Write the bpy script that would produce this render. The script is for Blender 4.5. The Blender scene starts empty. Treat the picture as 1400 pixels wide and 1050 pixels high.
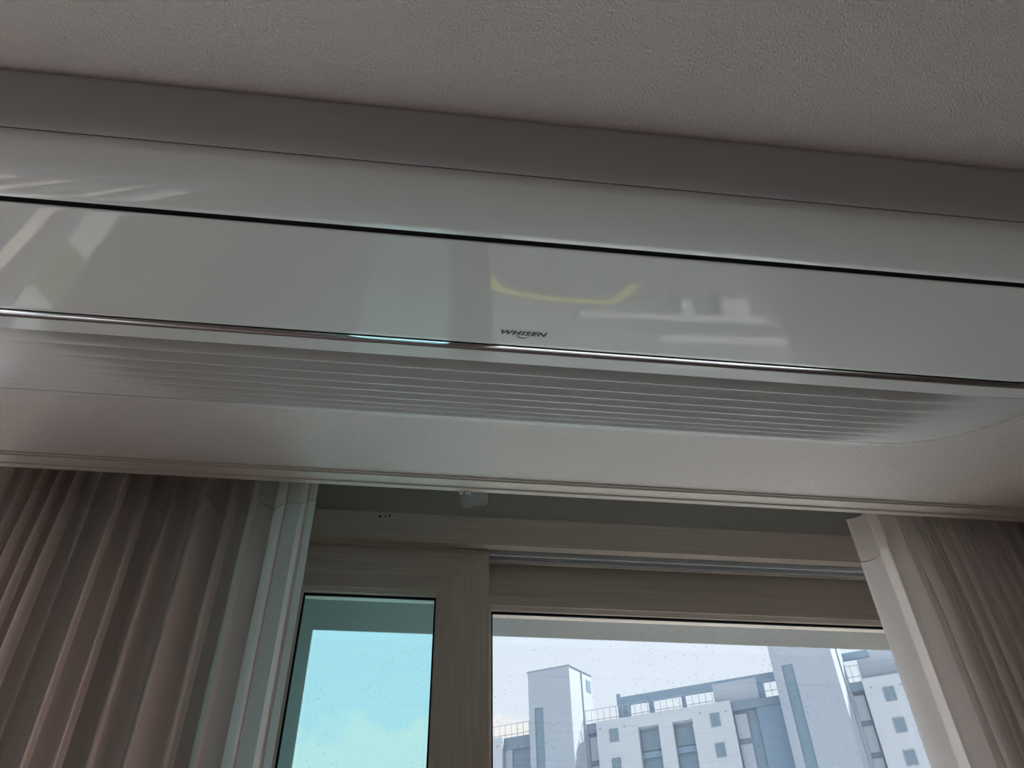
import bpy, bmesh, math, random
from mathutils import Vector, Matrix
random.seed(7)
C = bpy.context.scene
COL = C.collection
EYE = 1.6                      # camera height above the floor; the ceiling is 0.75 m higher
def rz(z): return z + EYE      # height given from the camera's height

# ------------------------------------------------------------------ camera
cd = bpy.data.cameras.new('camera')
cam = bpy.data.objects.new('camera', cd); COL.objects.link(cam)
cd.sensor_width = 36; cd.sensor_fit = 'HORIZONTAL'
cd.lens = 1132.43 / 1400 * 36
cd.clip_start = 0.01; cd.clip_end = 1000
r = Vector((0.99256, -0.12032, -0.0186)); d = Vector((0.06746, 0.67071, -0.73864)); f = Vector((0.10134, 0.7319, 0.67384))
m = Matrix((( r.x, -d.x, -f.x, 0), (r.y, -d.y, -f.y, 0), (r.z, -d.z, -f.z, EYE), (0, 0, 0, 1)))
cam.matrix_world = m
C.camera = cam

# ------------------------------------------------------------------ sky, sun, exposure
C.view_settings.view_transform = 'Standard'
C.view_settings.look = 'None'
C.view_settings.gamma = 1
C.view_settings.use_curve_mapping = False
C.view_settings.exposure = 0.08
SKY = 1.0
w = bpy.data.worlds.new('sky'); C.world = w; w.use_nodes = True
nt = w.node_tree; nt.nodes.clear()
N = nt.nodes.new; L = nt.links.new
out = N('ShaderNodeOutputWorld'); bg = N('ShaderNodeBackground'); L(bg.outputs[0], out.inputs[0])
bg.inputs['Strength'].default_value = SKY
tc = N('ShaderNodeTexCoord'); sep = N('ShaderNodeSeparateXYZ'); L(tc.outputs['Generated'], sep.inputs[0])
ramp = N('ShaderNodeValToRGB'); L(sep.outputs['Z'], ramp.inputs[0])
ramp.color_ramp.elements[0].position = 0.0; ramp.color_ramp.elements[0].color = (0.92, 0.96, 1.0, 1)
ramp.color_ramp.elements[1].position = 0.9; ramp.color_ramp.elements[1].color = (0.42, 0.62, 0.95, 1)
e = ramp.color_ramp.elements.new(0.42); e.color = (0.80, 0.90, 1.0, 1)
noi = N('ShaderNodeTexNoise'); noi.inputs['Scale'].default_value = 9; noi.inputs['Detail'].default_value = 7; noi.inputs['Roughness'].default_value = 0.6
L(tc.outputs['Generated'], noi.inputs['Vector'])
ma = N('ShaderNodeMath'); ma.operation = 'MULTIPLY_ADD'; ma.inputs[1].default_value = 0.16; ma.inputs[2].default_value = 0.274
L(noi.outputs['Fac'], ma.inputs[0])                                # wavy upper edge of the cloud bank
sb = N('ShaderNodeMath'); sb.operation = 'SUBTRACT'; L(ma.outputs[0], sb.inputs[0]); L(sep.outputs['Z'], sb.inputs[1])
mr = N('ShaderNodeMapRange'); mr.inputs['From Min'].default_value = 0.0; mr.inputs['From Max'].default_value = 0.016
L(sb.outputs[0], mr.inputs['Value'])
mx = N('ShaderNodeMix'); mx.data_type = 'RGBA'; L(mr.outputs[0], mx.inputs['Factor'])
L(ramp.outputs[0], mx.inputs['A']); mx.inputs['B'].default_value = (1.0, 0.97, 0.95, 1)
L(mx.outputs['Result'], bg.inputs['Color'])

def look_rot(vec):             # rotation that points -Z along vec
    return Vector(vec).to_track_quat('-Z', 'Y').to_euler()
sl = bpy.data.lights.new('sun', 'SUN'); sl.energy = 11.5; sl.angle = 0.01; sl.color = (1.0, 0.93, 0.84)
so = bpy.data.objects.new('sun', sl); COL.objects.link(so); so.rotation_euler = look_rot((-1, 0.0, -1.2))
def portal(name, x0, x1, z0, z1, y):
    l = bpy.data.lights.new(name, 'AREA'); l.shape = 'RECTANGLE'; l.size = x1 - x0; l.size_y = z1 - z0
    l.cycles.is_portal = True
    o = bpy.data.objects.new(name, l); COL.objects.link(o)
    o.location = ((x0 + x1) / 2, y, (z0 + z1) / 2); o.rotation_euler = look_rot((0, -1, 0))
portal('portal_main', -0.3, 1.14, 0.9, 2.42, 1.56)
portal('portal_side', -2.06, -0.72, 0.1, 2.37, 1.56)

def lamp(name, loc, size, power, col):
    l = bpy.data.lights.new(name, 'AREA'); l.shape = 'DISK'; l.size = size; l.energy = power; l.color = col
    o = bpy.data.objects.new(name, l); COL.objects.link(o); o.location = loc; o.rotation_euler = (0, 0, 0)
lamp('room_fill', (-0.1, -1.5, EYE + 0.68), 0.5, 2.0, (1.0, 0.97, 0.95))  # added fill light behind the camera, lifts the ceiling by floor bounce
lamp('warm_fill_left', (-1.35, 0.45, EYE + 0.70), 0.3, 15, (1.0, 0.74, 0.68))  # added pinkish fill, out of view, to brighten the left side

# ------------------------------------------------------------------ materials
def mat(name, col, rough=0.6, metal=0.0, spec=0.5, bump=0.0, bscale=200, var=0.0, vscale=8, coat=0.0, sss=0):
    m = bpy.data.materials.new(name); m.use_nodes = True
    n = m.node_tree; b = n.nodes['Principled BSDF']
    b.inputs['Base Color'].default_value = (*col, 1); b.inputs['Roughness'].default_value = rough
    b.inputs['Metallic'].default_value = metal; b.inputs['Specular IOR Level'].default_value = spec
    if coat: b.inputs['Coat Weight'].default_value = coat; b.inputs['Coat Roughness'].default_value = 0.03
    t = n.nodes.new('ShaderNodeTexCoord')
    if bump:
        z = n.nodes.new('ShaderNodeTexNoise'); z.inputs['Scale'].default_value = bscale; z.inputs['Detail'].default_value = 3
        n.links.new(t.outputs['Object'], z.inputs['Vector'])
        p = n.nodes.new('ShaderNodeBump'); p.inputs['Strength'].default_value = bump; p.inputs['Distance'].default_value = 0.002
        n.links.new(z.outputs['Fac'], p.inputs['Height']); n.links.new(p.outputs[0], b.inputs['Normal'])
    if var:
        z = n.nodes.new('ShaderNodeTexNoise'); z.inputs['Scale'].default_value = vscale; z.inputs['Detail'].default_value = 5
        n.links.new(t.outputs['Object'], z.inputs['Vector'])
        q = n.nodes.new('ShaderNodeMix'); q.data_type = 'RGBA'
        q.inputs['A'].default_value = (*[c * (1 - var) for c in col], 1); q.inputs['B'].default_value = (*[min(1, c * (1 + var)) for c in col], 1)
        n.links.new(z.outputs['Fac'], q.inputs['Factor']); n.links.new(q.outputs['Result'], b.inputs['Base Color'])
    return m
def wood(name, col, dark, axis, rough=0.45):
    m = bpy.data.materials.new(name); m.use_nodes = True
    n = m.node_tree; b = n.nodes['Principled BSDF']; b.inputs['Roughness'].default_value = rough; b.inputs['Specular IOR Level'].default_value = 0.3
    t = n.nodes.new('ShaderNodeTexCoord'); mp = n.nodes.new('ShaderNodeMapping')
    s = [150, 150, 150]; s['XYZ'.index(axis)] = 5; mp.inputs['Scale'].default_value = s
    n.links.new(t.outputs['Object'], mp.inputs['Vector'])
    z = n.nodes.new('ShaderNodeTexNoise'); z.inputs['Scale'].default_value = 1; z.inputs['Detail'].default_value = 6; z.inputs['Distortion'].default_value = 0.8
    n.links.new(mp.outputs[0], z.inputs['Vector'])
    rp = n.nodes.new('ShaderNodeValToRGB'); rp.color_ramp.elements[0].position = 0.3; rp.color_ramp.elements[1].position = 0.65
    rp.color_ramp.elements[0].color = (*dark, 1); rp.color_ramp.elements[1].color = (*col, 1)
    n.links.new(z.outputs['Fac'], rp.inputs[0]); n.links.new(rp.outputs[0], b.inputs['Base Color'])
    p = n.nodes.new('ShaderNodeBump'); p.inputs['Strength'].default_value = 0.25; p.inputs['Distance'].default_value = 0.0006
    n.links.new(z.outputs['Fac'], p.inputs['Height']); n.links.new(p.outputs[0], b.inputs['Normal'])
    return m
def glass(name, tint, specks=True):
    m = bpy.data.materials.new(name); m.use_nodes = True
    n = m.node_tree; n.nodes.clear()
    o = n.nodes.new('ShaderNodeOutputMaterial'); mixs = n.nodes.new('ShaderNodeMixShader')
    tr = n.nodes.new('ShaderNodeBsdfTransparent'); gl = n.nodes.new('ShaderNodeBsdfGlossy'); gl.inputs['Roughness'].default_value = 0.0
    lw = n.nodes.new('ShaderNodeLayerWeight'); lw.inputs['Blend'].default_value = 0.5      # Schlick reflectance, the same from both sides
    pw = n.nodes.new('ShaderNodeMath'); pw.operation = 'POWER'; pw.inputs[1].default_value = 5; n.links.new(lw.outputs['Facing'], pw.inputs[0])
    fr = n.nodes.new('ShaderNodeMath'); fr.operation = 'MULTIPLY_ADD'; fr.inputs[1].default_value = 0.92; fr.inputs[2].default_value = 0.06; n.links.new(pw.outputs[0], fr.inputs[0])
    n.links.new(fr.outputs[0], mixs.inputs[0]); n.links.new(tr.outputs[0], mixs.inputs[1]); n.links.new(gl.outputs[0], mixs.inputs[2])
    n.links.new(mixs.outputs[0], o.inputs[0])
    tr.inputs['Color'].default_value = (*tint, 1)
    if specks:                                                    # dust spots dried on the pane
        t = n.nodes.new('ShaderNodeTexCoord'); v = n.nodes.new('ShaderNodeTexVoronoi'); v.inputs['Scale'].default_value = 120
        n.links.new(t.outputs['Object'], v.inputs['Vector'])
        z = n.nodes.new('ShaderNodeTexNoise'); z.inputs['Scale'].default_value = 14; z.inputs['Detail'].default_value = 4
        n.links.new(t.outputs['Object'], z.inputs['Vector'])
        k = n.nodes.new('ShaderNodeMath'); k.operation = 'MULTIPLY_ADD'; k.inputs[1].default_value = -0.55; k.inputs[2].default_value = 0.42
        n.links.new(z.outputs['Fac'], k.inputs[0])
        c = n.nodes.new('ShaderNodeMath'); c.operation = 'LESS_THAN'
        n.links.new(v.outputs['Distance'], c.inputs[0]); n.links.new(k.outputs[0], c.inputs[1])
        q = n.nodes.new('ShaderNodeMix'); q.data_type = 'RGBA'
        q.inputs['A'].default_value = (*tint, 1); q.inputs['B'].default_value = (*[x * 0.86 for x in tint], 1)
        n.links.new(c.outputs[0], q.inputs['Factor']); n.links.new(q.outputs['Result'], tr.inputs['Color'])
    return m
def cloth(name, col, trans, clear):
    m = bpy.data.materials.new(name); m.use_nodes = True
    n = m.node_tree; n.nodes.clear()
    o = n.nodes.new('ShaderNodeOutputMaterial')
    di = n.nodes.new('ShaderNodeBsdfDiffuse'); tl = n.nodes.new('ShaderNodeBsdfTranslucent'); tr = n.nodes.new('ShaderNodeBsdfTransparent')
    m1 = n.nodes.new('ShaderNodeMixShader'); m1.inputs[0].default_value = trans
    m2 = n.nodes.new('ShaderNodeMixShader'); m2.inputs[0].default_value = clear
    t = n.nodes.new('ShaderNodeTexCoord'); z = n.nodes.new('ShaderNodeTexNoise'); z.inputs['Scale'].default_value = 900; z.inputs['Detail'].default_value = 2
    n.links.new(t.outputs['Object'], z.inputs['Vector'])
    q = n.nodes.new('ShaderNodeMix'); q.data_type = 'RGBA'
    q.inputs['A'].default_value = (*[c * 0.82 for c in col], 1); q.inputs['B'].default_value = (*[min(1, c * 1.18) for c in col], 1)
    n.links.new(z.outputs['Fac'], q.inputs['Factor'])
    n.links.new(q.outputs['Result'], di.inputs['Color']); n.links.new(q.outputs['Result'], tl.inputs['Color'])
    n.links.new(di.outputs[0], m1.inputs[1]); n.links.new(tl.outputs[0], m1.inputs[2])
    n.links.new(m1.outputs[0], m2.inputs[1]); n.links.new(tr.outputs[0], m2.inputs[2]); n.links.new(m2.outputs[0], o.inputs[0])
    return m
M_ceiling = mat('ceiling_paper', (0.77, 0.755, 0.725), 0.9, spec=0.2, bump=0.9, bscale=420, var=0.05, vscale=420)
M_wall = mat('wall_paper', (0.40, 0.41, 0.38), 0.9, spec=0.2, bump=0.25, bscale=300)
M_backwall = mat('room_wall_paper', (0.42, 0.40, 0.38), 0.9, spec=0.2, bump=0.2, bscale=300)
M_floor = wood('floor_wood', (0.39, 0.35, 0.325), (0.31, 0.275, 0.255), 'Y', 0.35)
M_trim = mat('trim_paint', (0.66, 0.64, 0.57), 0.5, bump=0.05, bscale=60)
M_plastic = mat('white_gloss_plastic', (0.79, 0.84, 0.83), 0.04, spec=0.5)
M_matte = mat('white_satin_plastic', (0.60, 0.64, 0.66), 0.28, spec=0.45)
M_slat = mat('grille_plastic', (0.68, 0.71, 0.71), 0.26, spec=0.5)
M_gap = mat('dark_gap', (0.012, 0.012, 0.014), 0.9, spec=0.05)
M_chrome = mat('chrome', (0.62, 0.65, 0.68), 0.05, metal=1.0)
M_ink = mat('navy_black_ink', (0.012, 0.016, 0.022), 0.3)
M_filmH = wood('frame_film_horizontal', (0.60, 0.56, 0.49), (0.50, 0.46, 0.40), 'X')
M_filmV = wood('frame_film_vertical', (0.60, 0.56, 0.49), (0.50, 0.46, 0.40), 'Z')
M_pvc = mat('white_vinyl_glow_tint', (0.80, 0.90, 0.96), 0.35)  # blue tint paints the glow around the outer frames into the vinyl
M_glassL = glass('tinted_glass', (0.68, 0.92, 0.93))
M_glassR = glass('clear_glass', (0.97, 0.98, 0.985))
M_glassL2 = glass('outer_tinted_glass', (0.70, 0.93, 0.94), False)
M_glassR2 = glass('outer_clear_glass', (0.97, 0.98, 0.985), False)
M_cloth = cloth('sheer_curtain_cloth', (0.75, 0.715, 0.69), 0.62, 0.08)
M_cloth2 = cloth('curtain_header_cloth', (0.72, 0.665, 0.62), 0.50, 0.05)
M_tape = cloth('cloudy_tape', (0.5, 0.52, 0.52), 0.5, 0.84)
M_wallwhite = mat('building_white', (0.43, 0.48, 0.535), 0.8, var=0.04, vscale=0.6)
M_walldark = mat('building_haze_grey', (0.18, 0.25, 0.32), 0.8, var=0.08, vscale=0.5)  # dark building colours are lifted and blued to paint in haze
M_tower = mat('building_grey_siding', (0.31, 0.37, 0.44), 0.8, var=0.03, vscale=0.5)
M_win = mat('building_window_glass', (0.16, 0.24, 0.31), 0.25)
M_winf = mat('building_window_frame', (0.23, 0.29, 0.35), 0.5)
M_beam = mat('roof_beam_paint', (0.18, 0.27, 0.36), 0.6)
M_pale = mat('rooftop_pale_panel', (0.34, 0.40, 0.47), 0.7)
M_rail = mat('railing_steel', (0.30, 0.36, 0.43), 0.5)
M_warm = mat('warm_render', (0.92, 0.80, 0.75), 0.8, var=0.05, vscale=0.7)
M_asphalt = mat('pale_paving', (0.58, 0.59, 0.60), 0.9, var=0.2, vscale=0.8)
M_asph = mat('asphalt', (0.17, 0.175, 0.18), 0.9, var=0.15, vscale=0.8)
M_dark = mat('dark_paving', (0.26, 0.265, 0.27), 0.9, var=0.1, vscale=0.8)
M_yellow = mat('yellow_kerb_paint', (0.92, 0.80, 0.10), 0.7)
M_green = mat('lawn_green', (0.12, 0.2, 0.06), 0.9, var=0.4, vscale=1.5)
M_concrete = mat('pale_concrete', (0.72, 0.72, 0.70), 0.9, var=0.08, vscale=1.0)

# ------------------------------------------------------------------ mesh helpers
def add_box(bm, x0, x1, y0, y1, z0, z1):
    vs = [bm.verts.new((x, y, z)) for x in (x0, x1) for y in (y0, y1) for z in (z0, z1)]
    for a in ((0, 1, 3, 2), (4, 6, 7, 5), (0, 4, 5, 1), (2, 3, 7, 6), (0, 2, 6, 4), (1, 5, 7, 3)):
        bm.faces.new([vs[i] for i in a])
def obj(name, bm, material, parent=None, smooth=False, loc=None):
    bmesh.ops.recalc_face_normals(bm, faces=bm.faces[:])
    me = bpy.data.meshes.new(name); bm.to_mesh(me); bm.free()
    me.materials.append(material)
    if smooth:
        for p in me.polygons: p.use_smooth = True
    o = bpy.data.objects.new(name, me); COL.objects.link(o)
    if parent: o.parent = parent
    if loc: o.location = loc
    return o
def box(name, x0, x1, y0, y1, z0, z1, material, parent=None, bevel=0.0):
    """box whose origin is its own centre"""
    bm = bmesh.new(); hx, hy, hz = (x1 - x0) / 2, (y1 - y0) / 2, (z1 - z0) / 2
    add_box(bm, -hx, hx, -hy, hy, -hz, hz)
    if bevel: bmesh.ops.bevel(bm, geom=bm.edges[:], offset=bevel, segments=2, profile=0.5, affect='EDGES')
    return obj(name, bm, material, parent, loc=((x0 + x1) / 2, (y0 + y1) / 2, (z0 + z1) / 2))
def dup(o, loc, parent):
    c = o.copy(); COL.objects.link(c); c.parent = parent; c.location = loc
    return c
def empty(name, loc=(0, 0, 0)):
    o = bpy.data.objects.new(name, None); COL.objects.link(o); o.location = loc; o.empty_display_size = 0.1
    return o
def tag(o, label, cat, group=None):
    o['label'] = label; o['category'] = cat
    if group: o['group'] = group
    return o
def struct(o):
    o['kind'] = 'structure'; return o
def grid(bm, rows, close=False):
    vr = [[bm.verts.new(p) for p in row] for row in rows]
    for a, b in zip(vr, vr[1:]):
        n = len(a)
        for i in range(n if close else n - 1):
            j = (i + 1) % n
            try: bm.faces.new((a[i], a[j], b[j], b[i]))
            except ValueError: pass
    if close:
        bm.faces.new(vr[0]); bm.faces.new(vr[-1][::-1])
    return vr
def autosmooth(o, deg=30):
    for p in o.data.polygons: p.use_smooth = True
    o.data.set_sharp_from_angle(angle=math.radians(deg))

# ------------------------------------------------------------------ room shell
XL, XR, YB, YW = -2.2, 2.3, -3.0, 1.247      # left wall, right wall, back wall, window wall face
YC = 1.036                                    # edge of the curtain recess
HC, HR = rz(0.75), rz(0.92)                   # ceiling, top of the recess
YO = 1.47                                     # outer face of the window wall
struct(box('floor', XL - .2, XR + .2, YB - .2, YO, -.15, 0, M_floor))
struct(box('wall_left', XL - .2, XL, YB - .2, YO, 0, HR + .1, M_backwall))
struct(box('wall_right', XR, XR + .2, YB - .2, YO, 0, HR + .1, M_backwall))
struct(box('wall_back', XL, XR, YB - .2, YB, 0, HR + .1, M_backwall))
bm = bmesh.new()
add_box(bm, XL, XR, YB, YC, HC, HR + .1)
struct(obj('ceiling', bm, M_ceiling))
struct(box('ceiling_recess', XL, XR, YC, YO, HR, HR + .1, M_ceiling))
WX0, WX1, WZ0, WZ1 = -0.30, 1.04, 0.90, rz(0.815)       # main window opening
SX0, SX1, SZ0, SZ1 = -2.05, -0.735, 0.10, rz(0.77)      # window at the far left, widened to let in more light
bm = bmesh.new()
add_box(bm, XL, SX0, YW, YO, 0, HR)
add_box(bm, SX0, SX1, YW, YO, 0, SZ0); add_box(bm, SX0, SX1, YW, YO, SZ1, HR)
add_box(bm, SX1, WX0, YW, YO, 0, HR)
add_box(bm, WX0, WX1, YW, YO, 0, WZ0); add_box(bm, WX0, WX1, YW, YO, WZ1, HR)
add_box(bm, WX1, XR, YW, YO, 0, HR)
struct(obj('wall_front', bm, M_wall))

# trim along the edge of the curtain recess: thin groove, flat band, bright lower lip
t1 = bmesh.new()
rows = []
prof = [(1.030, .7502), (1.030, .7478), (1.0335, .7478), (1.0335, .7455), (1.050, .7445), (1.0505, .7425), (1.0575, .7415), (1.0585, .743), (1.0585, .775), (1.0345, .775)]
for x in (XL, XR): rows.append([(x, y, rz(z)) for y, z in prof])
grid(t1, rows, close=True)
struct(obj('trim_1', t1, M_trim))

# ------------------------------------------------------------------ main window
def mitred(name, x0, x1, z0, z1, wd, yf, yb, ch, side, material, parent, outer=False):
    """one bar of a sash: inner edge chamfered, ends cut at 45 degrees; side in T B L R"""
    # profile across the bar: u = distance from the outer edge, y
    p = [(0, yf), (wd - ch, yf), (wd - ch * 0.85, yf + ch * 0.25), (wd, yf + ch), (wd, yb), (0, yb)]
    if outer: p = [(0, yf), (wd - .001, yf), (wd, yf + .001), (wd - .022, yb), (0, yb)]   # edge slopes up to the outside, shaped to hide its brightly lit underside
    bm = bmesh.new(); a, b = [], []
    for u, y in p:
        if side == 'T': a.append((x0 + wd_(u, wd), y, z1 - u)); b.append((x1 - wd_(u, wd), y, z1 - u))
        if side == 'B': a.append((x0 + wd_(u, wd), y, z0 + u)); b.append((x1 - wd_(u, wd), y, z0 + u))
        if side == 'L': a.append((x0 + u, y, z0 + u)); b.append((x0 + u, y, z1 - u))
        if side == 'R': a.append((x1 - u, y, z0 + u)); b.append((x1 - u, y, z1 - u))
    grid(bm, [a, b], close=True)
    return obj(name, bm, material, parent)
def wd_(u, wd): return u
def sash(x0, x1, z0, z1, wd, yf, yb, yg, gm, fh, fv, parent, ch=0.007):
    ou = gm in (M_glassL2, M_glassR2)
    s = mitred('sash', x0, x1, z0, z1, wd, yf, yb, ch, 'T', fh, parent, ou)
    mitred('bottom_rail', x0, x1, z0, z1, wd, yf, yb, ch, 'B', fh, s, ou)
    mitred('stile', x0, x1, z0, z1, wd, yf, yb, ch, 'L', fv, s, ou)
    mitred('stile', x0, x1, z0, z1, wd, yf, yb, ch, 'R', fv, s, ou)
    bm = bmesh.new(); i = wd - (0.022 if ou else 0.006)
    add_box(bm, x0 + i, x1 - i, yg, yg + .0004, z0 + i, z1 - i)
    bm.free()
    bm = bmesh.new()                                               # the pane: one thin sheet
    v = [bm.verts.new((x, yg, z)) for x, z in ((x0 + i, z0 + i), (x1 - i, z0 + i), (x1 - i, z1 - i), (x0 + i, z1 - i))]
    bm.faces.new(v)
    obj('glass_pane', bm, gm, s)
    if gm in (M_glassL2, M_glassR2): return s
    # thin dark gasket strip round the pane
    bm = bmesh.new(); g = 0.0028
    for a in ((x0 + wd, x1 - wd, z1 - wd - g, z1 - wd), (x0 + wd, x1 - wd, z0 + wd, z0 + wd + g), (x0 + wd, x0 + wd + g, z0 + wd, z1 - wd), (x1 - wd - g, x1 - wd, z0 + wd, z1 - wd)):
        add_box(bm, a[0], a[1], yg - .006, yg - .001, a[2], a[3])
    obj('gasket', bm, M_gap, s)
    return s
bm = bmesh.new()
add_box(bm, WX0, WX1, 1.240, 1.2565, rz(.761), rz(.8165)); add_box(bm, WX0, WX1, 1.2565, YO + .02, rz(.776), rz(.8165))
win = struct(obj('window_1', bm, M_filmH))
bm = bmesh.new(); add_box(bm, WX0, WX0 + .035, 1.240, YO + .02, WZ0, rz(.761)); obj('jamb', bm, M_filmV, win)
bm = bmesh.new(); add_box(bm, .968, WX1, 1.240, 1.372, WZ0, rz(.761)); obj('jamb', bm, M_filmV, win)
bm = bmesh.new(); add_box(bm, WX0 - .02, WX1 + .02, 1.21, YO + .04, WZ0 - .03, WZ0 + .02); obj('window_sill', bm, M_filmH, win)
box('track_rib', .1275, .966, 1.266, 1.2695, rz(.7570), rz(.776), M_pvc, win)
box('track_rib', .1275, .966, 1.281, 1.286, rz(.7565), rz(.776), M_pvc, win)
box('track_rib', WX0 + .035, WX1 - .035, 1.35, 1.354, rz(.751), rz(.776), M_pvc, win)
ZB = WZ0 + .022
sash(-.2665, .1262, ZB, rz(.760), .0875, 1.258, 1.293, 1.277, M_glassL, M_filmH, M_filmV, win)
sash(.048, .966, ZB, rz(.760), .0870, 1.300, 1.335, 1.318, M_glassR, M_filmH, M_filmV, win)
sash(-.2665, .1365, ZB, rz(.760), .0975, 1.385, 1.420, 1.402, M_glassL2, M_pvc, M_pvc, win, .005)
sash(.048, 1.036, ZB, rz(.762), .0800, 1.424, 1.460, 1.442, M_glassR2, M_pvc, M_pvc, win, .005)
for x, z, rr in ((-.0659, .8073, .0022), (-.0571, .8078, .0014), (-.0497, .8098, .0018)):
    bm = bmesh.new(); bmesh.ops.create_cone(bm, cap_ends=True, segments=10, radius1=rr, radius2=rr * .8, depth=.001, matrix=Matrix.Translation((x, 1.2397, rz(z))) @ Matrix.Rotation(math.pi / 2, 4, 'X'))
    obj('nail_hole', bm, M_gap, win)
# out-of-view window left of the curtain, widened for light; stiles spaced for reflected streaks
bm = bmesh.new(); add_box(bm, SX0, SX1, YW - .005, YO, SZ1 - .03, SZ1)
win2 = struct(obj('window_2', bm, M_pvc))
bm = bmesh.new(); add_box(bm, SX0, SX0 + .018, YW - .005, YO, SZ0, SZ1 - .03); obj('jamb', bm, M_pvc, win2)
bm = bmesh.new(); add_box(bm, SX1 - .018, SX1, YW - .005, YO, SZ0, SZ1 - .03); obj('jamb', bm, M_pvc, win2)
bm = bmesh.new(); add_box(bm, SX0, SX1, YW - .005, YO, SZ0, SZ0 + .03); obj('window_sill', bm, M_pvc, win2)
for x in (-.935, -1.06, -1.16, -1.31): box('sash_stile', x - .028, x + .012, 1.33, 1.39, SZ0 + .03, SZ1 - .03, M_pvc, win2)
bm = bmesh.new(); bm.faces.new([bm.verts.new((x, 1.36, z)) for x, z in ((SX0, SZ0), (SX1, SZ0), (SX1, SZ1), (SX0, SZ1))]); obj('glass_pane', bm, M_glassR2, win2)

# ------------------------------------------------------------------ air conditioner
CX, CY, RX, RY = 0.608, 0.627, 0.241, 0.247        # rounded rear corner, right
CXL = -0.545                                       # same on the left
RG = (0.7235 - CY) / RY
XE0, XE1 = CXL - RX, CX + RX
def rho(x, y):
    dx = max(0, (x - CX) / RX, (CXL - x) / RX); dy = max(0, (y - CY) / RY)
    return math.hypot(dx, dy)
def zsurf(x, y):
    """height of the underside (from the camera's height) at a plan position"""
    rr = rho(x, y); z = 0.700
    if y > 0.7235: z += 0.019 * ((y - 0.7235) / 0.1505) ** 1.3
    if rr > RG: z += 0.0108 * min(1.2, (rr - RG) / (1 - RG)) ** 3.5
    return z
def xlim(y):
    k = math.sqrt(max(0, 1 - (max(0, y - CY) / RY) ** 2))
    return CXL - RX * k, CX + RX * k
def solve_y(slope):
    a, b = 0.6, 0.95
    for _ in range(40):
        c = (a + b) / 2
        if zsurf(0, c) / c > slope: a = c
        else: b = c
    return a
NX = 90
def xs_at(y, n=NX):
    a, b = xlim(y)
    return [a + (b - a) * (0.5 - 0.5 * math.cos(math.pi * i / n)) * 1.0 for i in range(n + 1)]
ac = tag(empty('air_conditioner', (0.1, 0.64, HC)), 'long white ceiling air conditioner with glossy panel and ribbed intake grille', 'air conditioner')
def ac_obj(name, bm, m, parent=ac, deg=30):
    o = obj(name, bm, m, parent); o.matrix_parent_inverse = Matrix.Translation((-.1, -.64, -HC)) if parent is ac else Matrix()
    autosmooth(o, deg); return o
def strip(bm, ys, lift=0.0, zf=None, back=0.004):
    """a shell following the underside over the plan rows ys, closed with a back 'back' thicker"""
    rows = []
    for y in ys: rows.append([(x, y, rz((zf(x, y) if zf else zsurf(x, y)) + lift)) for x in xs_at(y)])
    top = [[(p[0], p[1], p[2] + back) for p in row] for row in rows]
    ring = rows + top[::-1] + [rows[0]]
    a = grid(bm, rows); b = grid(bm, top)
    for ra, rb in ((a[0], b[0]), (a[-1], b[-1])):
        for i in range(len(ra) - 1): bm.faces.new((ra[i], ra[i + 1], rb[i + 1], rb[i]))
    for k in (0, -1):
        for i in range(len(a) - 1): bm.faces.new((a[i][k], a[i + 1][k], b[i + 1][k], b[i][k]))
# housing: dark core body up to the ceiling
bm = bmesh.new()
loop = [(XE0 + .004, .47), (XE1 - .004, .47)] + [(CX + (RX - .004) * math.cos(a), CY + (RY - .004) * math.sin(a)) for a in [math.pi / 2 * i / 14 for i in range(15)]] + \
       [(CXL - (RX - .004) * math.sin(a), CY + (RY - .004) * math.cos(a)) for a in [math.pi / 2 * i / 14 for i in range(15)]]
grid(bm, [[(x, y, rz(max(zsurf(x, y), .718) + .012)) for x, y in loop], [(x, y, HC - .0008) for x, y in loop]], close=True)
ac_obj('housing', bm, M_gap)
# front fascia, sloping up to the ceiling on the room side
bm = bmesh.new()
prof = [(.4270, .7490), (.4278, .7440), (.4345, .7352), (.444, .7264), (.4535, .7185), (.4612, .7130), (.4645, .7118), (.4645, .7180), (.455, .7300), (.440, .7490)]
rows = [[(x, y, rz(z)) for y, z in prof] for x in (XE0, XE1)]
grid(bm, rows, close=True); ac_obj('front_fascia', bm, M_matte, deg=40)
# air vane
bm = bmesh.new()
prof = [(.4660, .7126), (.4675, .7110), (.476, .7082), (.488, .7054), (.502, .7031), (.516, .7015), (.529, .7005), (.5360, .7003), (.5369, .7010), (.5369, .7060), (.50, .709), (.4660, .7170)]
rows = [[(x, y, rz(z)) for y, z in prof] for x in (XE0, XE1)]
grid(bm, rows, close=True); ac_obj('air_vane', bm, M_plastic, deg=40)
# front panel
def zpanel(x, y):
    t = (y - .542) / .152
    edge = 0.0012 * (max(0, 1 - t / .02) ** 2 + max(0, 1 - (1 - t) / .02) ** 2)
    return zsurf(x, y) - 0.0010 * math.sin(math.pi * t) + edge + 0.0005
bm = bmesh.new(); strip(bm, [.5434, .5438, .5444, .546] + [.55 + .0115 * i for i in range(13)] + [.6915, .6932, .694], zf=zpanel)
panel = ac_obj('front_panel', bm, M_plastic, deg=40)
# black strips stand in for the shade in the gaps beside the vane
bm = bmesh.new(); add_box(bm, XE0 + .002, XE1 - .002, .5368, .54345, rz(.7015), rz(.716)); ac_obj('gap_shade_strip', bm, M_gap)
bm = bmesh.new(); add_box(bm, XE0 + .002, XE1 - .002, .4643, .4664, rz(.7127), rz(.716)); ac_obj('gap_shade_strip', bm, M_gap)
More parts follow.
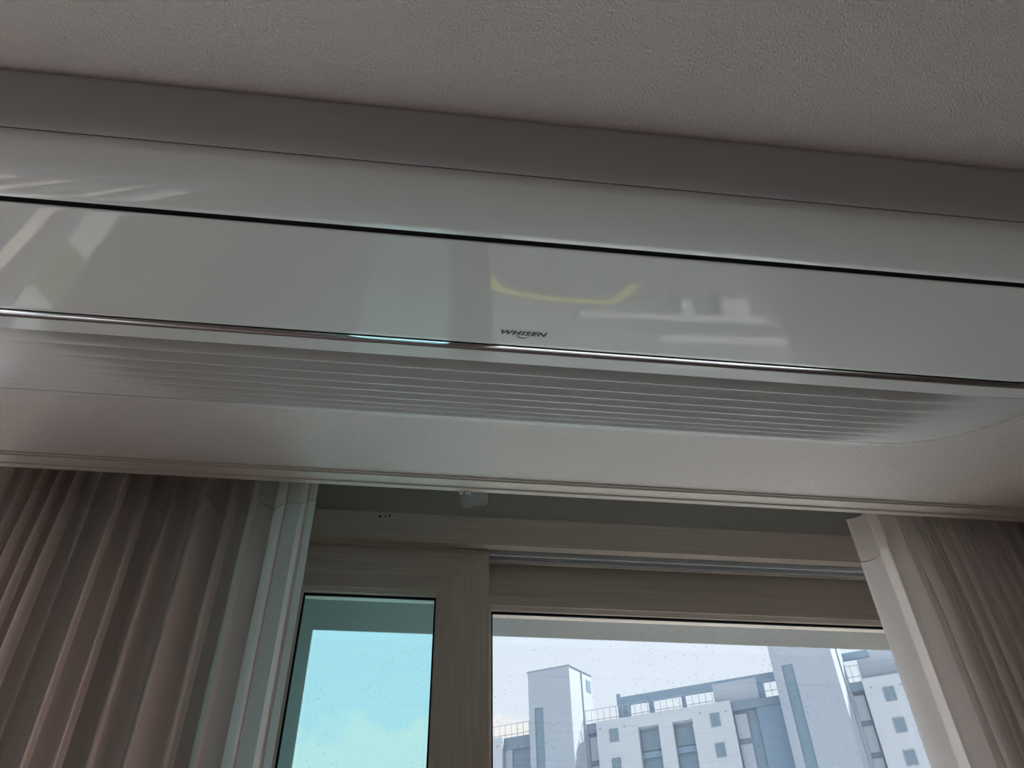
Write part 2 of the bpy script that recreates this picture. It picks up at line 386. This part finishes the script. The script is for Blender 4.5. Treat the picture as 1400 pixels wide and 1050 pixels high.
# chrome trim strip
bm = bmesh.new()
rows = []
for k in range(9):
    a = math.pi * k / 8; y = .6996 - .0048 * math.cos(a)         # shallow hollow moulding
    rows.append([(x, y, rz(zsurf(x, .70) + .0004 + .0021 * math.sin(a))) for x in xs_at(.70)])
grid(bm, rows); ac_obj('chrome_trim', bm, M_chrome, deg=60)
# flat glossy border above the grille
bm = bmesh.new(); strip(bm, [.7048, .7054, .710, .717, .7228, .7235])
ac_obj('grille_border', bm, M_plastic, deg=40)
# intake slats, each tilted, flattening out towards both rounded ends
SL = [.9651, .9412, .9178, .9003, .8859, .8719, .8603, .8512, .8430]
YS = [solve_y(s) for s in SL]
def sstep(t): t = min(1, max(0, t)); return t * t * (3 - 2 * t)
def env(x, y):
    k = (y - .7235) / .1475
    right = .735 - .11 * k; left = -.50 + .12 * k
    return 0.05 + 0.95 * sstep((right - x) / .11) * sstep((x - left) / .13)
for i in range(8):
    ya, yb = YS[i], YS[i + 1]; dep = (yb - ya) * 1.1; bm = bmesh.new(); rows = []
    if i == 0: dep *= 0.8
    n = NX
    xa, xb = xs_at(ya), xs_at(yb)
    for j in range(n + 1):
        x0, x1 = xa[j], xb[j]; e0, e1 = env(x0, ya), env(x1, yb); row = []
        for k in range(6):
            t = k / 5; x = x0 + (x1 - x0) * t; y = ya + (yb - .0016 - ya) * t
            en = env(x, y)
            z = zsurf(x, y) + en * dep * (1 - t) ** 1.35
            row.append((x, y, rz(z)))
        row.append((x1, yb - .0004, rz(zsurf(x1, yb) - .0001 * e1)))
        row.append((x1, yb + .0003, rz(zsurf(x1, yb) + .0007)))
        row.append((x1, yb + .0003, rz(zsurf(x1, yb) + .0012 + e1 * dep)))
        row.append((x0, ya + .0003, rz(zsurf(x0, ya) + .0012 + e0 * dep)))
        rows.append(row)
    grid(bm, rows, close=True)
    ac_obj('slat', bm, M_slat, deg=25)
# rear lip that closes the grille and returns to the ceiling
bm = bmesh.new()
y0 = YS[-1] + .0004; rows = []
lip = []
def outline(s):                                                     # s 0..1 from left end over the rear edge to the right end
    if s < .3:
        a = (s / .3) * math.pi / 2; return CXL - RX * math.cos(a), CY + RY * math.sin(a)
    if s > .7:
        a = ((1 - s) / .3) * math.pi / 2; return CX + RX * math.cos(a), CY + RY * math.sin(a)
    return CXL + (CX - CXL) * (s - .3) / .4, CY + RY
for i in range(121):
    x, y = outline(i / 120)
    # inner end of the lip lies just behind the last slat, or on the outline where the slats run out
    yi = min(y0, y); k = 0 if y <= y0 else 1
    row = [(x, yi + (y - yi) * t, rz(zsurf(x, yi + (y - yi) * t))) for t in (0, .35, .7, .9)]
    row += [(x, y, rz(zsurf(x, y) + .0006)), (x, y + .0006 * k, rz(zsurf(x, y) + .003)), (x, y, rz(.7490))]
    rows.append(row)
grid(bm, rows); bmesh.ops.remove_doubles(bm, verts=bm.verts[:], dist=1e-5)
ac_obj('rear_lip', bm, M_slat, deg=40)
# logo: flat lettering with the swoosh under S
def text_mesh(name, body, size, shear, off, ext):
    cu = bpy.data.curves.new(name, 'FONT'); cu.body = body; cu.size = size; cu.shear = shear; cu.offset = off; cu.extrude = ext
    cu.space_character = 1.14; cu.align_x = 'CENTER'; cu.resolution_u = 6
    o = bpy.data.objects.new(name, cu); COL.objects.link(o)
    bpy.context.view_layer.update()
    me = bpy.data.meshes.new_from_object(o.evaluated_get(bpy.context.evaluated_depsgraph_get()))
    bpy.data.objects.remove(o); bpy.data.curves.remove(cu)
    return me
LX0, LX1, LY = .0815, .1365, .6745
me = text_mesh('lettering', 'WHISEN', .0108, .30, .00040, .00012)
xs = [v.co.x for v in me.vertices]; ys_ = [v.co.y for v in me.vertices]
sx = (LX1 - LX0) / (max(xs) - min(xs)); mnx = min(xs); sy = .0068 / (max(ys_) - min(ys_)); mny = min(ys_)
for v in me.vertices:
    x = LX0 + (v.co.x - mnx) * sx; y = LY - (v.co.y - mny) * sy + (x - .109) * 0.0
    v.co = (x, y, rz(zpanel(x, y)) - .0003 - v.co.z)
me.materials.append(M_ink)
lo = bpy.data.objects.new('lettering', me); COL.objects.link(lo); lo.parent = panel
bm = bmesh.new(); rows = []
for i in range(25):
    t = i / 24; a = math.pi * (1.02 + .93 * t)
    cx, cy, ax, ay = .1088, .6735, .0088, .0062
    th = .0011 * math.sin(math.pi * min(1, t * .95 + .05)) + .0001
    x, y = cx + ax * math.cos(a) , cy - ay * math.sin(a) * 1.0
    x2, y2 = cx + (ax - th) * math.cos(a), cy - (ay - th) * math.sin(a)
    x += (cy - y) * .3; x2 += (cy - y2) * .3
    z = rz(zpanel(x, y))
    rows.append([(x, y, z - .0003), (x2, y2, z - .0003), (x2, y2, z - .0001), (x, y, z - .0001)])
grid(bm, rows, close=True); obj('swoosh', bm, M_ink, panel)

# ------------------------------------------------------------------ curtains
def curtain(name, x0, x1, z1f, z0, yc, knots, label, lead, seam, swing=None):
    """knots: list of (u position 0..1, depth sign/size) turned into a smooth folded path; z1f(u) height of the top edge"""
    root = tag(empty(name, ((x0 + x1) / 2, yc, z0)), label, 'curtain', None)
    nu = 460; nv = 26
    def path(u, v):                                                 # v 0 top .. 1 bottom
        X = x0 + (x1 - x0) * u
        ph, amp, ov = knots(u, v)
        if swing and u > swing[0]:
            q = (u - swing[0]) / (1 - swing[0]); amp = amp * (1 - .6 * q) + swing[1] * q; X += swing[2] * q
        return X + ov, yc + amp
    def sheet(nm, va, vb, mt, offs=0.0):
        bm = bmesh.new(); rows = []
        n = max(4, int(nv * (vb - va)) + 3)
        for j in range(n + 1):
            v = va + (vb - va) * j / n; row = []
            for i in range(nu + 1):
                u = i / nu; x, y = path(u, v); top = z1f(u)
                row.append((x - (x0 + x1) / 2, y - yc + offs, (top + (z0 - top) * v) - z0))
            rows.append(row)
        grid(bm, rows); o = obj(nm, bm, mt, root, smooth=True); return o
    sheet('fabric', seam, 1, M_cloth); sheet('header', 0, seam, M_cloth2, -.0018)
    return root
def fold_fn(edges, depth_top, depth_bot, flat=None, seed=1, over=0.012):
    """edges: fold centres in u; makes Omega-shaped pleats, irregular and loosening downwards"""
    rnd = random.Random(seed); n = len(edges) - 1
    da = [rnd.uniform(.75, 1.2) for _ in range(n)]; ob = [rnd.uniform(.5, 1.3) for _ in range(n)]
    mer = [rnd.uniform(.55, 1.25) for _ in range(n)]; sk = [rnd.uniform(-.3, .3) for _ in range(n)]
    fl = flat or {}
    def f(u, v):
        k = 0
        while k < n - 1 and u >= edges[k + 1]: k += 1
        t = (u - edges[k]) / (edges[k + 1] - edges[k]); t = min(1, max(0, t))
        h = min(1, v / .10)                                         # header to body
        b = sstep(v / .6)
        dpt = (depth_top * (1 - h) * 1.0 + depth_bot * h) * da[k] * (1 - b + b * mer[k])
        o_ = over * ob[k] * (.7 + .3 * h)
        if k in fl: dpt *= fl[k]; o_ *= fl[k]
        tt = t + (sk[k] * b + .10 * h) * math.sin(2 * math.pi * t) / (2 * math.pi)
        a = 2 * math.pi * tt
        wig = .0022 * math.sin(37 * u + 5 * v + seed) * h + .0016 * math.sin(91 * u - 3 * v) * b
        if k not in fl: wig += (.0016 + .0022 * b) * h * math.sin(2 * math.pi * (2.4 + sk[k]) * t + 3 * da[k]) * math.sin(math.pi * t)
        return a, -dpt * .5 * (1 - math.cos(a)) + depth_bot * .5 + wig, o_ * math.sin(2 * a) * -.5 + o_ * .6 * math.sin(a) * (1 - h * .4)
    return f
# left curtain: thirteen pleats, ending in a loose double fold beside the window
XLc0, XLc1 = -.665, -.1645
pl = [-.665, -.636, -.611, -.587, -.563, -.536, -.508, -.471, -.430, -.401, -.352, -.301, -.269, -.227, -.187, -.1645]
ed = [(x - XLc0) / (XLc1 - XLc0) for x in pl]
curtain('curtain', XLc0, XLc1, lambda u: rz(.862), .04, 1.125, fold_fn(ed, .034, .048, {5: 1.35, 6: .35, 13: .7, 14: .5}, 3), 'taupe pleated curtain gathered at the left of the window', None, .052, (ed[12], -.038, .0055))
XRc0, XRc1 = .742, 1.38
pr = [.742, .805, .832, .858, .884, .905, .932, .957, .983, 1.008, 1.035, 1.06, 1.09, 1.12, 1.16, 1.2, 1.245, 1.29, 1.335, 1.38]
ed = [(x - XRc0) / (XRc1 - XRc0) for x in pr]
curtain('curtain', XRc0, XRc1, lambda u: rz(.790 + .072 * sstep((u - .015) / .14)), .04, 1.125, fold_fn(ed, .034, .050, {0: .45}, 11), 'taupe pleated curtain gathered at the right of the window', None, .036)
# curtain track inside the recess with its gliders
tr = struct(empty('curtain_track', (0.3, 1.125, HR)))
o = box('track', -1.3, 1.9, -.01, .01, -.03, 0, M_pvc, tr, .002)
g0 = None
for px in [x + .012 for x in pl[:-1]] + [x + .012 for x in pr[:-1]]:
    loc = (px - .3, 0, -.045)
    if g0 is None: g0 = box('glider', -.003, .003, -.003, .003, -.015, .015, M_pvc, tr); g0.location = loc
    else: dup(g0, loc, tr)

# scrap of cloudy tape stuck behind the trim
bm = bmesh.new()
pts = [(.0600, .760), (.1055, .760), (.1050, .728), (.1039, .7237), (.0985, .7160), (.0960, .7185), (.0925, .7215), (.0881, .7195), (.0800, .7140), (.0658, .7105), (.0622, .725)]
bm.faces.new([bm.verts.new((x - .083, .0008 * math.sin(90 * x), rz(z) - HC)) for x, z in pts])
bmesh.ops.solidify(bm, geom=bm.faces[:], thickness=.0004)
tp = tag(obj('tape_scrap', bm, M_tape, loc=(.083, 1.0596, HC)), 'torn scrap of cloudy tape hanging behind the recess trim above the window', 'tape')
for a, b in ((-.0225, -.0165), (-.0135, -.0045)):
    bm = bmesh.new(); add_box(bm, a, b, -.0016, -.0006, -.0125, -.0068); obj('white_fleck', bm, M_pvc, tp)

# ------------------------------------------------------------------ apartment building outside
TH = math.radians(-28.5)
B = tag(empty('apartment_building', (16.157, 80.0, rz(0))), 'pale apartment block with two stair towers seen through the window', 'building')
B.rotation_euler = (0, 0, TH)
GZ = -13.6                                                          # ground, from the camera's height
def bx(name, a0, a1, n0, n1, z0, z1, m, parent=B): return box(name, a0, a1, n0, n1, z0, z1, m, parent)
NF = 1.75
# dark recessed core and white facade bays standing proud of it
bx('rear_wall', -16, 36, NF + .75, NF + 12, GZ, 29.9, M_walldark)
for a0, a1 in ((-16, -8.04), (1.85, 5.95), (7.95, 9.30), (11.22, 15.0), (26.85, 36)):
    bx('facade_bay', a0, a1, NF, NF + .749, GZ, 30.1, M_wallwhite)
for a0, a1 in ((5.95, 7.95), (9.30, 11.22)):
    bx('parapet', a0, a1, NF, NF + .749, 28.95, 30.1, M_wallwhite)
bx('parapet', -8.04, -4.5, NF + .5, NF + .749, 28.9, 30.12, M_walldark)
bx('parapet', .4, 1.85, NF + .4, NF + .749, 29.2, 30.15, M_walldark)
bx('parapet', 15.0, 19.6, NF + .3, NF + .749, 29.2, 29.95, M_walldark)
bx('parapet', 25.2, 26.85, NF + .3, NF + .749, 29.2, 30.02, M_walldark)
# stair towers: the flank is not square to the front
def prism(name, loop, z0, z1, m):
    bm = bmesh.new(); grid(bm, [[(x, y, z0) for x, y in loop], [(x, y, z1) for x, y in loop]], close=True)
    return obj(name, bm, m, B)
va, vn = math.cos(math.radians(41.4 + 28.5)), math.sin(math.radians(41.4 + 28.5))
def tower(a0, a1, ln, top, s0, s1, st):
    # front wall with the tall slit left open, dark panel set back in it
    w = prism('tower', [(a0, .25), (a1 + .25 * va / vn, .25), (a1 + ln * va, ln * vn), (a0, ln * vn)], GZ, top, M_tower)
    for q0, q1, zz in ((a0, s0, GZ), (s1, a1, GZ)): prism('tower_front', [(q0, 0), (q1, 0), (q1 + (.249 * va / vn if q1 == a1 else 0), .249), (q0, .249)], zz, top, M_tower)
    bx('tower_front', s0, s1, 0, .249, st, top, M_tower)
    bx('slit_glass', s0, s1, .14, .248, GZ, st, M_win)
    lp = [(a0 - .08, -.08), (a1 + .08, -.08), (a1 + .08 + ln * va, ln * vn), (a0 - .08, ln * vn)]
    prism('tower_coping', lp, top, top + .10, M_walldark)
tower(-4.45, 0, 3.70, 35.42, -3.85, -2.95, 31.7)
tower(19.58, 24.98, 2.47, 36.6, 20.40, 21.40, 31.8)
def side(a, base, z0, z1, wdt, name, m, dep=.06):                   # a strip on a tower's flank, a metres along it
    pts = []
    nx, ny = vn, -va
    lp = [(base + va * a, vn * a), (base + va * (a + wdt), vn * (a + wdt)), (base + va * (a + wdt) + nx * dep, vn * (a + wdt) + ny * dep), (base + va * a + nx * dep, vn * a + ny * dep)]
    return prism(name, lp, z0, z1, m)
side(2.70, 0, 33.55, 34.85, .80, 'window_frame', M_winf, .03); side(2.78, 0, 33.65, 34.75, .64, 'window', M_win, .05)
side(1.92, 0, GZ, 35.4, .09, 'drain_pipe', M_winf, .1); side(1.3, 24.98, GZ, 36.5, .09, 'drain_pipe', M_winf, .1)
# small square windows, one per storey
def small_window(a0, a1, z0, z1, n=NF):
    bm = bmesh.new(); t = .07; hx, hz = (a1 - a0) / 2, (z1 - z0) / 2
    for q in ((-hx, hx, -hz, -hz + t), (-hx, hx, hz - t, hz), (-hx, -hx + t, -hz + t, hz - t), (hx - t, hx, -hz + t, hz - t), (-.03, .03, -hz + t, hz - t)):
        add_box(bm, q[0], q[1], -.06, .04, q[2], q[3])
    o = obj('window', bm, M_winf, B, loc=((a0 + a1) / 2, n, (z0 + z1) / 2))
    bm = bmesh.new(); add_box(bm, -hx + t, hx - t, -.02, .0, -hz + t, hz - t); obj('pane', bm, M_win, o)
    return o
def copy_win(o, loc):
    c = dup(o, loc, B)
    for ch in o.children: k = ch.copy(); COL.objects.link(k); k.parent = c
for a0, a1, zt in ((3.08, 4.0, 29.2), (12.9, 13.8, 29.15), (28.34, 29.3, 29.05), (-10.3, -9.2, 29.2)):
    wv = small_window(a0, a1, zt - 1.26, zt)
    for k in range(1, 8): copy_win(wv, (wv.location.x, wv.location.y, wv.location.z - 2.7 * k))
    vq = bx('vent_hole', a1 + .55, a1 + .75, NF - .04, NF, zt - .05, zt + .1, M_winf)
    bx('vent_hole', a0 - .95, a0 - .75, NF - .04, NF, zt + .1, zt + .25, M_winf)
# wide balcony windows and pale panels inside the dark bays
for a0, a1 in ((6.05, 7.85), (9.4, 11.12)):
    wv = small_window(a0, a1, 26.9, 28.6, NF + .70)
    bp = bx('spandrel', a0 - .08, a1 + .08, NF + .55, NF + .74, 26.2, 26.75, M_beam)
    for k in range(1, 7):
        copy_win(wv, (wv.location.x, wv.location.y, wv.location.z - 2.7 * k)); dup(bp, (bp.location.x, bp.location.y, bp.location.z - 2.7 * k), B)
for a0, a1 in ((.95, 1.8), (15.1, 16.2), (25.7, 26.7), (-8.0, -7.2)):
    bp = bx('side_panel', a0, a1, NF + .60, NF + .745, 26.7, 28.9, M_pale)
    for k in range(1, 6): dup(bp, (bp.location.x, bp.location.y, bp.location.z - 2.7 * k), B)
bx('core_return', 17.2, 19.6, NF + .45, NF + .745, GZ, 29.2, M_beam)
# roof: pergola beams on piers, pale plant rooms, railings
bx('roof_beam', 3.95, 20.0, 2.60, 2.95, 31.62, 32.42, M_beam)
bx('roof_beam', 25.6, 28.2, 2.60, 2.95, 32.35, 33.0, M_beam)
for a0, a1 in ((4.0, 5.25), (7.12, 7.62), (10.38, 10.75), (17.7, 18.3)):
    bx('roof_pier', a0, a1, 2.62, 2.93, 29.9, 31.62, M_beam)
bx('plant_room', 13.5, 17.7, 2.55, 5.5, 29.9, 32.15, M_pale)
bx('plant_room', 27.1, 36, 2.75, 6, 29.9, 32.9, M_pale)
bm = bmesh.new(); add_box(bm, 3.95, 4.35, 2.6, 2.95, 32.42, 32.8); obj('beam_tip', bm, M_beam, B)
post = None
def railing(a0, a1, zt, n=NF + .3):
    global post
    for z in (zt, zt - 1.02): bx('railing_bar', a0, a1, n, n + .05, z, z + .05, M_rail)
    k = int((a1 - a0) / .62)
    for i in range(k + 1):
        a = a0 + (a1 - a0) * i / k; loc = (a, n + .03, 30.0 + (zt - 30.0) / 2)
        if post is None: post = bx('railing_post', a - .025, a + .025, n, n + .06, 29.95, zt + .05, M_rail)
        else: dup(post, loc, B)
railing(-15.5, -4.6, 31.33); railing(.75, 13.4, 31.40); railing(18.3, 19.55, 31.5); railing(25.6, 35, 31.5)

# ------------------------------------------------------------------ ground far below, mirrored in the glossy panel
GA = rz(GZ)
bm = bmesh.new(); v = [bm.verts.new(p) for p in ((-300, -300, GA), (300, -300, GA), (300, 300, GA), (-300, 300, GA))]; bm.faces.new(v)
struct(obj('ground', bm, M_asphalt))
def slab(name, pts, h, m):
    bm = bmesh.new(); grid(bm, [[(x, y, GA) for x, y in pts], [(x, y, GA + h) for x, y in pts]], close=True); return struct(obj(name, bm, m))
slab('trim_8', [(-4.0, 9.0), (10.5, 9.0), (10.5, 13.3), (-4.0, 13.4)], .03, M_asph)
slab('trim_9', [(-4.0, 13.45), (10.5, 13.35), (10.5, 18), (-4.0, 18)], .02, M_dark)
slab('trim_2', [(3.57, 13.6), (8.2, 13.1), (8.4, 13.5), (3.63, 13.97)], .12, M_concrete)
slab('trim_3', [(5.9, 14.75), (9.2, 14.4), (9.3, 14.85), (6.0, 15.2)], .12, M_concrete)
slab('trim_4', [(5.75, 12.2), (6.0, 12.17), (6.35, 13.2), (6.1, 13.23)], .3, M_concrete)
slab('trim_5', [(6.7, 12.0), (7.3, 11.9), (7.7, 13.0), (7.1, 13.1)], .3, M_concrete)
slab('trim_6', [(5.1, 14.1), (8.6, 13.75), (8.75, 14.2), (5.2, 14.55)], .1, M_asph)
slab('trim_7', [(-9.5, 13.0), (-8.0, 12.0), (-7.7, 14.5), (-9.2, 16.0)], .3, M_green)
bm = bmesh.new(); rows = []
cv = [(1.32, 12.04), (1.38, 12.4), (1.5, 12.66), (1.83, 12.79), (2.56, 12.94), (3.45, 12.99), (4.0, 12.95), (4.3, 12.8), (4.45, 12.5), (4.53, 12.1), (4.64, 11.76)]
for i, (x, y) in enumerate(cv):
    a = cv[max(0, i - 1)]; b = cv[min(len(cv) - 1, i + 1)]; dx, dy = b[0] - a[0], b[1] - a[1]; q = math.hypot(dx, dy); nx, ny = -dy / q * .10, dx / q * .10
    rows.append([(x + nx, y + ny, GA), (x - nx, y - ny, GA), (x - nx, y - ny, GA + .12), (x + nx, y + ny, GA + .12)])
grid(bm, rows, close=True); tag(obj('kerb', bm, M_yellow), 'yellow painted kerb on the ground below, mirrored in the glossy panel', 'kerb')
# low wing added out of view to bounce warm sunlight in from the left
W = tag(empty('bounce_wing', (-9.0, 11, GA)), 'added sunlit cream wing, a warm reflector mirrored in the left end of the air conditioner', 'building')
box('wall', -2, 2, -17, -1.3, 0, 13.5, M_warm, W)
for k in range(4):
    for j in range(5):
        box('window', 2.0, 2.04, -15.6 + j * 3, -14.4 + j * 3, 1.2 + k * 2.9, 2.5 + k * 2.9, M_win, W)
